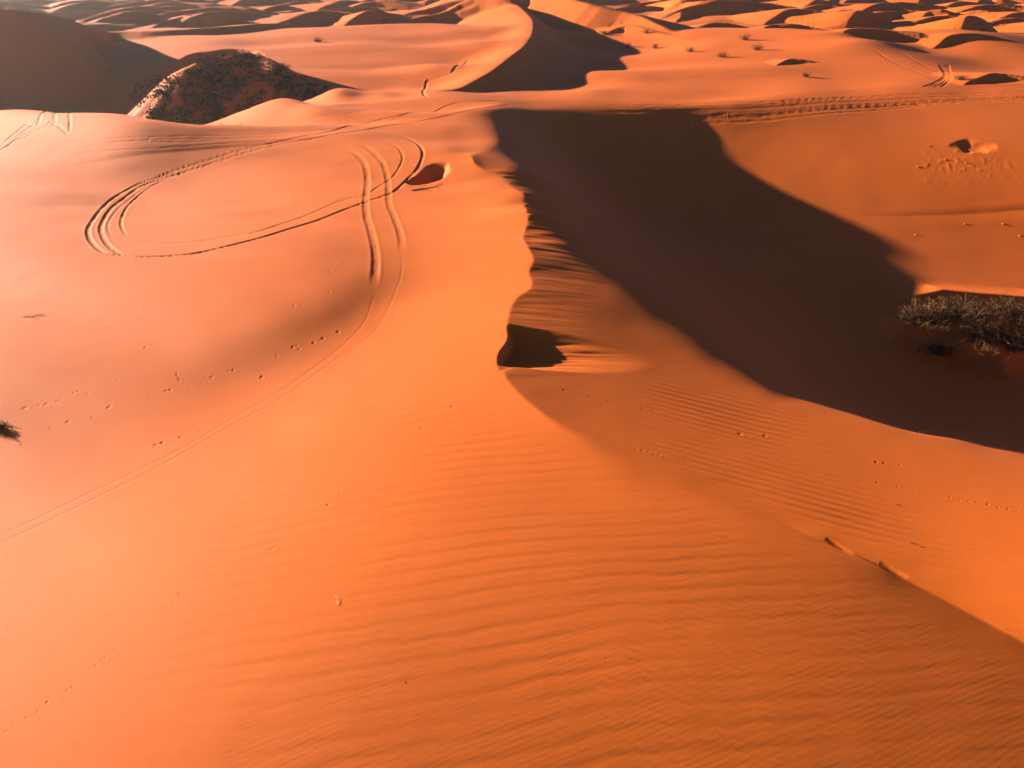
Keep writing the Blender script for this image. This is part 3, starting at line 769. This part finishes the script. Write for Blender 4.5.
# dry scrub over the hollow, packed dense and dark to deepen its shade
def shade_scrub():
    rnd = random.Random(77)
    poly = [(128, 90), (165, 74), (197, 62), (228, 55), (256, 53), (274, 64), (290, 74), (318, 84), (344, 98), (318, 112), (250, 130), (150, 125)]
    u = np.array([rnd.uniform(120, 346) for _ in range(7500)]); v = np.array([rnd.uniform(50, 130) for _ in range(7500)])
    kk = inside(poly, u, v); P = on_sand(np.c_[u[kk], v[kk]])
    P = P[(P[:, 1] > 118) & (fbm(P[:, 0] / 6, P[:, 1] / 6, 71) > -.42)]
    V, Fc = [], []
    for p in P:
        big = rnd.random() ** 3
        for _ in range(5):
            a = Vector((rnd.gauss(0, .7), rnd.gauss(0, .7), 1)).normalized(); b = a.cross(Vector((rnd.gauss(0, 1), rnd.gauss(0, 1), 0))).normalized()
            l = rnd.uniform(.14, .36) * (1 + 1.2 * big); q = Vector((p[0] + rnd.gauss(0, .3), p[1] + rnd.gauss(0, .3), p[2] - .05)); n = len(V)
            V += [q, q + a * l * .5 + b * l * .22, q + a * l, q + a * l * .5 - b * l * .22]; Fc.append((n, n + 1, n + 2, n + 3))
    me = bpy.data.meshes.new('shade_scrub'); me.from_pydata([tuple(x_) for x_ in V], [], Fc); me.materials.append(plain('shade_dark_scrub', (.030, .022, .016), .4))
    o = bpy.data.objects.new('shade_scrub', me); COL.objects.link(o); o['kind'] = 'stuff'; o['label'] = 'dry scrub on the hump of the far left hollow, packed dense and dark to deepen its shade'; o['category'] = 'scrub'
shade_scrub()
# the far slopes
shrub(745, 40, 1.6, 1.5, 'leafy grey shrub on the bright far slope, upper of the pair', 16, 700, 50, 0)
shrub(757, 50, 1.6, 1.2, 'bushy grey shrub on the bright far slope, lower of the pair', 17, 700, 50, 20)
H_ = [(604, 34, 'dark shrub on the left end of the sandy islet in the far shadow'), (646, 33, 'dark shrub on the right end of the sandy islet in the far shadow'), (628, 47, 'dark shrub at the foot of the sandy islet in the far shadow'),
      (655, 48, 'low dark shrub right of the sandy islet, at the edge of the long far shadow'), (690, 52, 'low dark shrub alone in the narrow tail of the far shadow'), (722, 57, 'low dark shrub at the tip of the far shadow, nearest the pair of grey shrubs')]
for i, (u, v, l) in enumerate(H_):
    shrub(u, v, 1.5, 1.0, l, 20 + i, 500, 40, 0)
shrub(318, 42, 1.6, 1.0, 'solitary dark shrub on the lit sand above the left hollow', 30, 600, 50, 0)
shrub(205, 66, 1.8, 1.4, 'dark shrub on the left hump of the far left hollow', 31, 600, 50, 0)
shrub(246, 57, 1.6, 1.0, 'dark shrub on the top rim of the far left hollow', 32, 600, 50, 0)
shrub(285, 70, 1.5, 1.0, 'dark shrub on the right rim of the far left hollow', 33, 600, 50, 0)
for i, (u, l) in enumerate([(199, 'leftmost'), (222, 'middle one'), (241, 'rightmost')]):
    tuft(u, 125.5, .3, 1.0, 'thin grass tuft on the crest before the dark left hollow, %s of three' % l, 40 + i, 12, WOOD, 'grass on the crest before the left hollow')
shrub(806, 77, 1.2, .6, 'flat shrub on the small bump above the bundle of wheel tracks', 45, 500, 40, 0)
shrub(960, 80, 1.6, .7, 'flat shrub at the head of the dark far slope near the right border', 46, 500, 40, 0)
# litter
twig(338, 605, .45, 2.2, 'small bleached stick lying on the rippled sand', 50, PALE, 0, .007)
twig(692, 127, .7, .4, 'pale stick at the upper edge of the big shadow', 51, PALE, 1, .05)
twig(915, 434, .5, .2, 'pale stick on lit sand just under the big shadow', 52, PALE, 1, .025)
twig(23, 317, 1.2, .5, 'dark forked twig on the pale plain near the left border', 53, None, 4, .02)
twig(412, 191, 2.6, .3, 'dark branch lying beside the pit and the crossing wheel tracks', 54, None, 5, .05)
twig(930, 147, 4.0, .25, 'long dark branch on the far slope left of the dark slump', 55, None, 4, .05)
twig(910, 543, .35, -.5, 'short dark twig on the sand right of the small scarps', 56, None, 1, .015)
twig(895, 505, .3, -.5, 'thin dark twig lying above the lee ripples near the right border', 57, None, 1, .012)
stone(405, 682, .017, 'single dark pebble on the rippled sand at the bottom', 60)
for i, (u, v, l) in enumerate([(918, 167, 'small clod left of the far slope slump, lowest of the loose ones'), (945, 160, 'clod below the dark slump on the far slope'), (966, 163, 'clod right below the dark slump on the far slope'),
                              (916, 235, 'lone clod on the far slope just right of the shadow edge'), (965, 224, 'lone clod halfway down the far right slope'), (1003, 224, 'clod on the far right slope near the right border, upper one'), (1020, 236, 'clod at the right border of the far slope')]):
    stone(u, v, .13, l, 61 + i, SAND, 'sand_clod')

# ------------------------------------------------------------------ air
def haze_box():
    import bmesh
    bm = bmesh.new(); bmesh.ops.create_cube(bm, size=1)
    lo = np.array([-5200, -600, float(H.min()) - 1]); hi = np.array([5200, 3900, max(23.0, float(H.max()) + 1)])
    for w_ in bm.verts:
        w_.co = Vector([lo[i] if w_.co[i] < 0 else hi[i] for i in range(3)])
    me = bpy.data.meshes.new('haze'); bm.to_mesh(me); bm.free()
    m = bpy.data.materials.new('haze'); nt = nodes(m)
    out = nt.nodes.new('ShaderNodeOutputMaterial'); v_ = nt.nodes.new('ShaderNodeVolumePrincipled')
    v_.inputs['Color'].default_value = (.93, .92, .9, 1); v_.inputs['Density'].default_value = .00007; v_.inputs['Anisotropy'].default_value = .6
    nt.links.new(v_.outputs[0], out.inputs['Volume'])
    me.materials.append(m)
    o = bpy.data.objects.new('haze', me); COL.objects.link(o); o['kind'] = 'stuff'; o['label'] = 'thin pale haze over the dunes'
haze_box()

# ------------------------------------------------------------------ light, sky, camera
w = bpy.data.worlds.new('World'); scene.world = w; w.use_nodes = True
nt = w.node_tree; nt.nodes.clear()
o = nt.nodes.new('ShaderNodeOutputWorld'); bg = nt.nodes.new('ShaderNodeBackground'); sk = nt.nodes.new('ShaderNodeTexSky')
sk.sky_type = 'NISHITA'; sk.sun_disc = False
sk.sun_elevation = _e
to_sun = Vector((-LH[0] * math.cos(_e), -LH[1] * math.cos(_e), math.sin(_e)))
sk.sun_rotation = math.atan2(to_sun.x, to_sun.y)
sk.altitude = 4000; sk.air_density = .35; sk.dust_density = .3; sk.ozone_density = 1
bg.inputs[1].default_value = .05
nt.links.new(sk.outputs[0], bg.inputs[0]); nt.links.new(bg.outputs[0], o.inputs[0])
sl = bpy.data.lights.new('sun', 'SUN'); sl.energy = 5.0; sl.angle = math.radians(.6); sl.color = (1, .86, .70)
so = bpy.data.objects.new('sun', sl); COL.objects.link(so)
so.rotation_euler = (-to_sun).to_track_quat('-Z', 'Y').to_euler()
so.location = to_sun * 100

cd = bpy.data.cameras.new('camera'); co_ = bpy.data.objects.new('camera', cd); COL.objects.link(co_)
cd.sensor_fit = 'HORIZONTAL'; cd.sensor_width = 36; cd.lens = 36 * F / 1024
cd.clip_end = 20000; cd.clip_start = .1
co_.location = CAM; co_.rotation_euler = (math.pi / 2 - PITCH, 0, 0)
scene.camera = co_
vs = scene.view_settings
vs.view_transform = 'Standard'; vs.look = 'None'; vs.gamma = 1; vs.use_curve_mapping = False
vs.exposure = 2.42
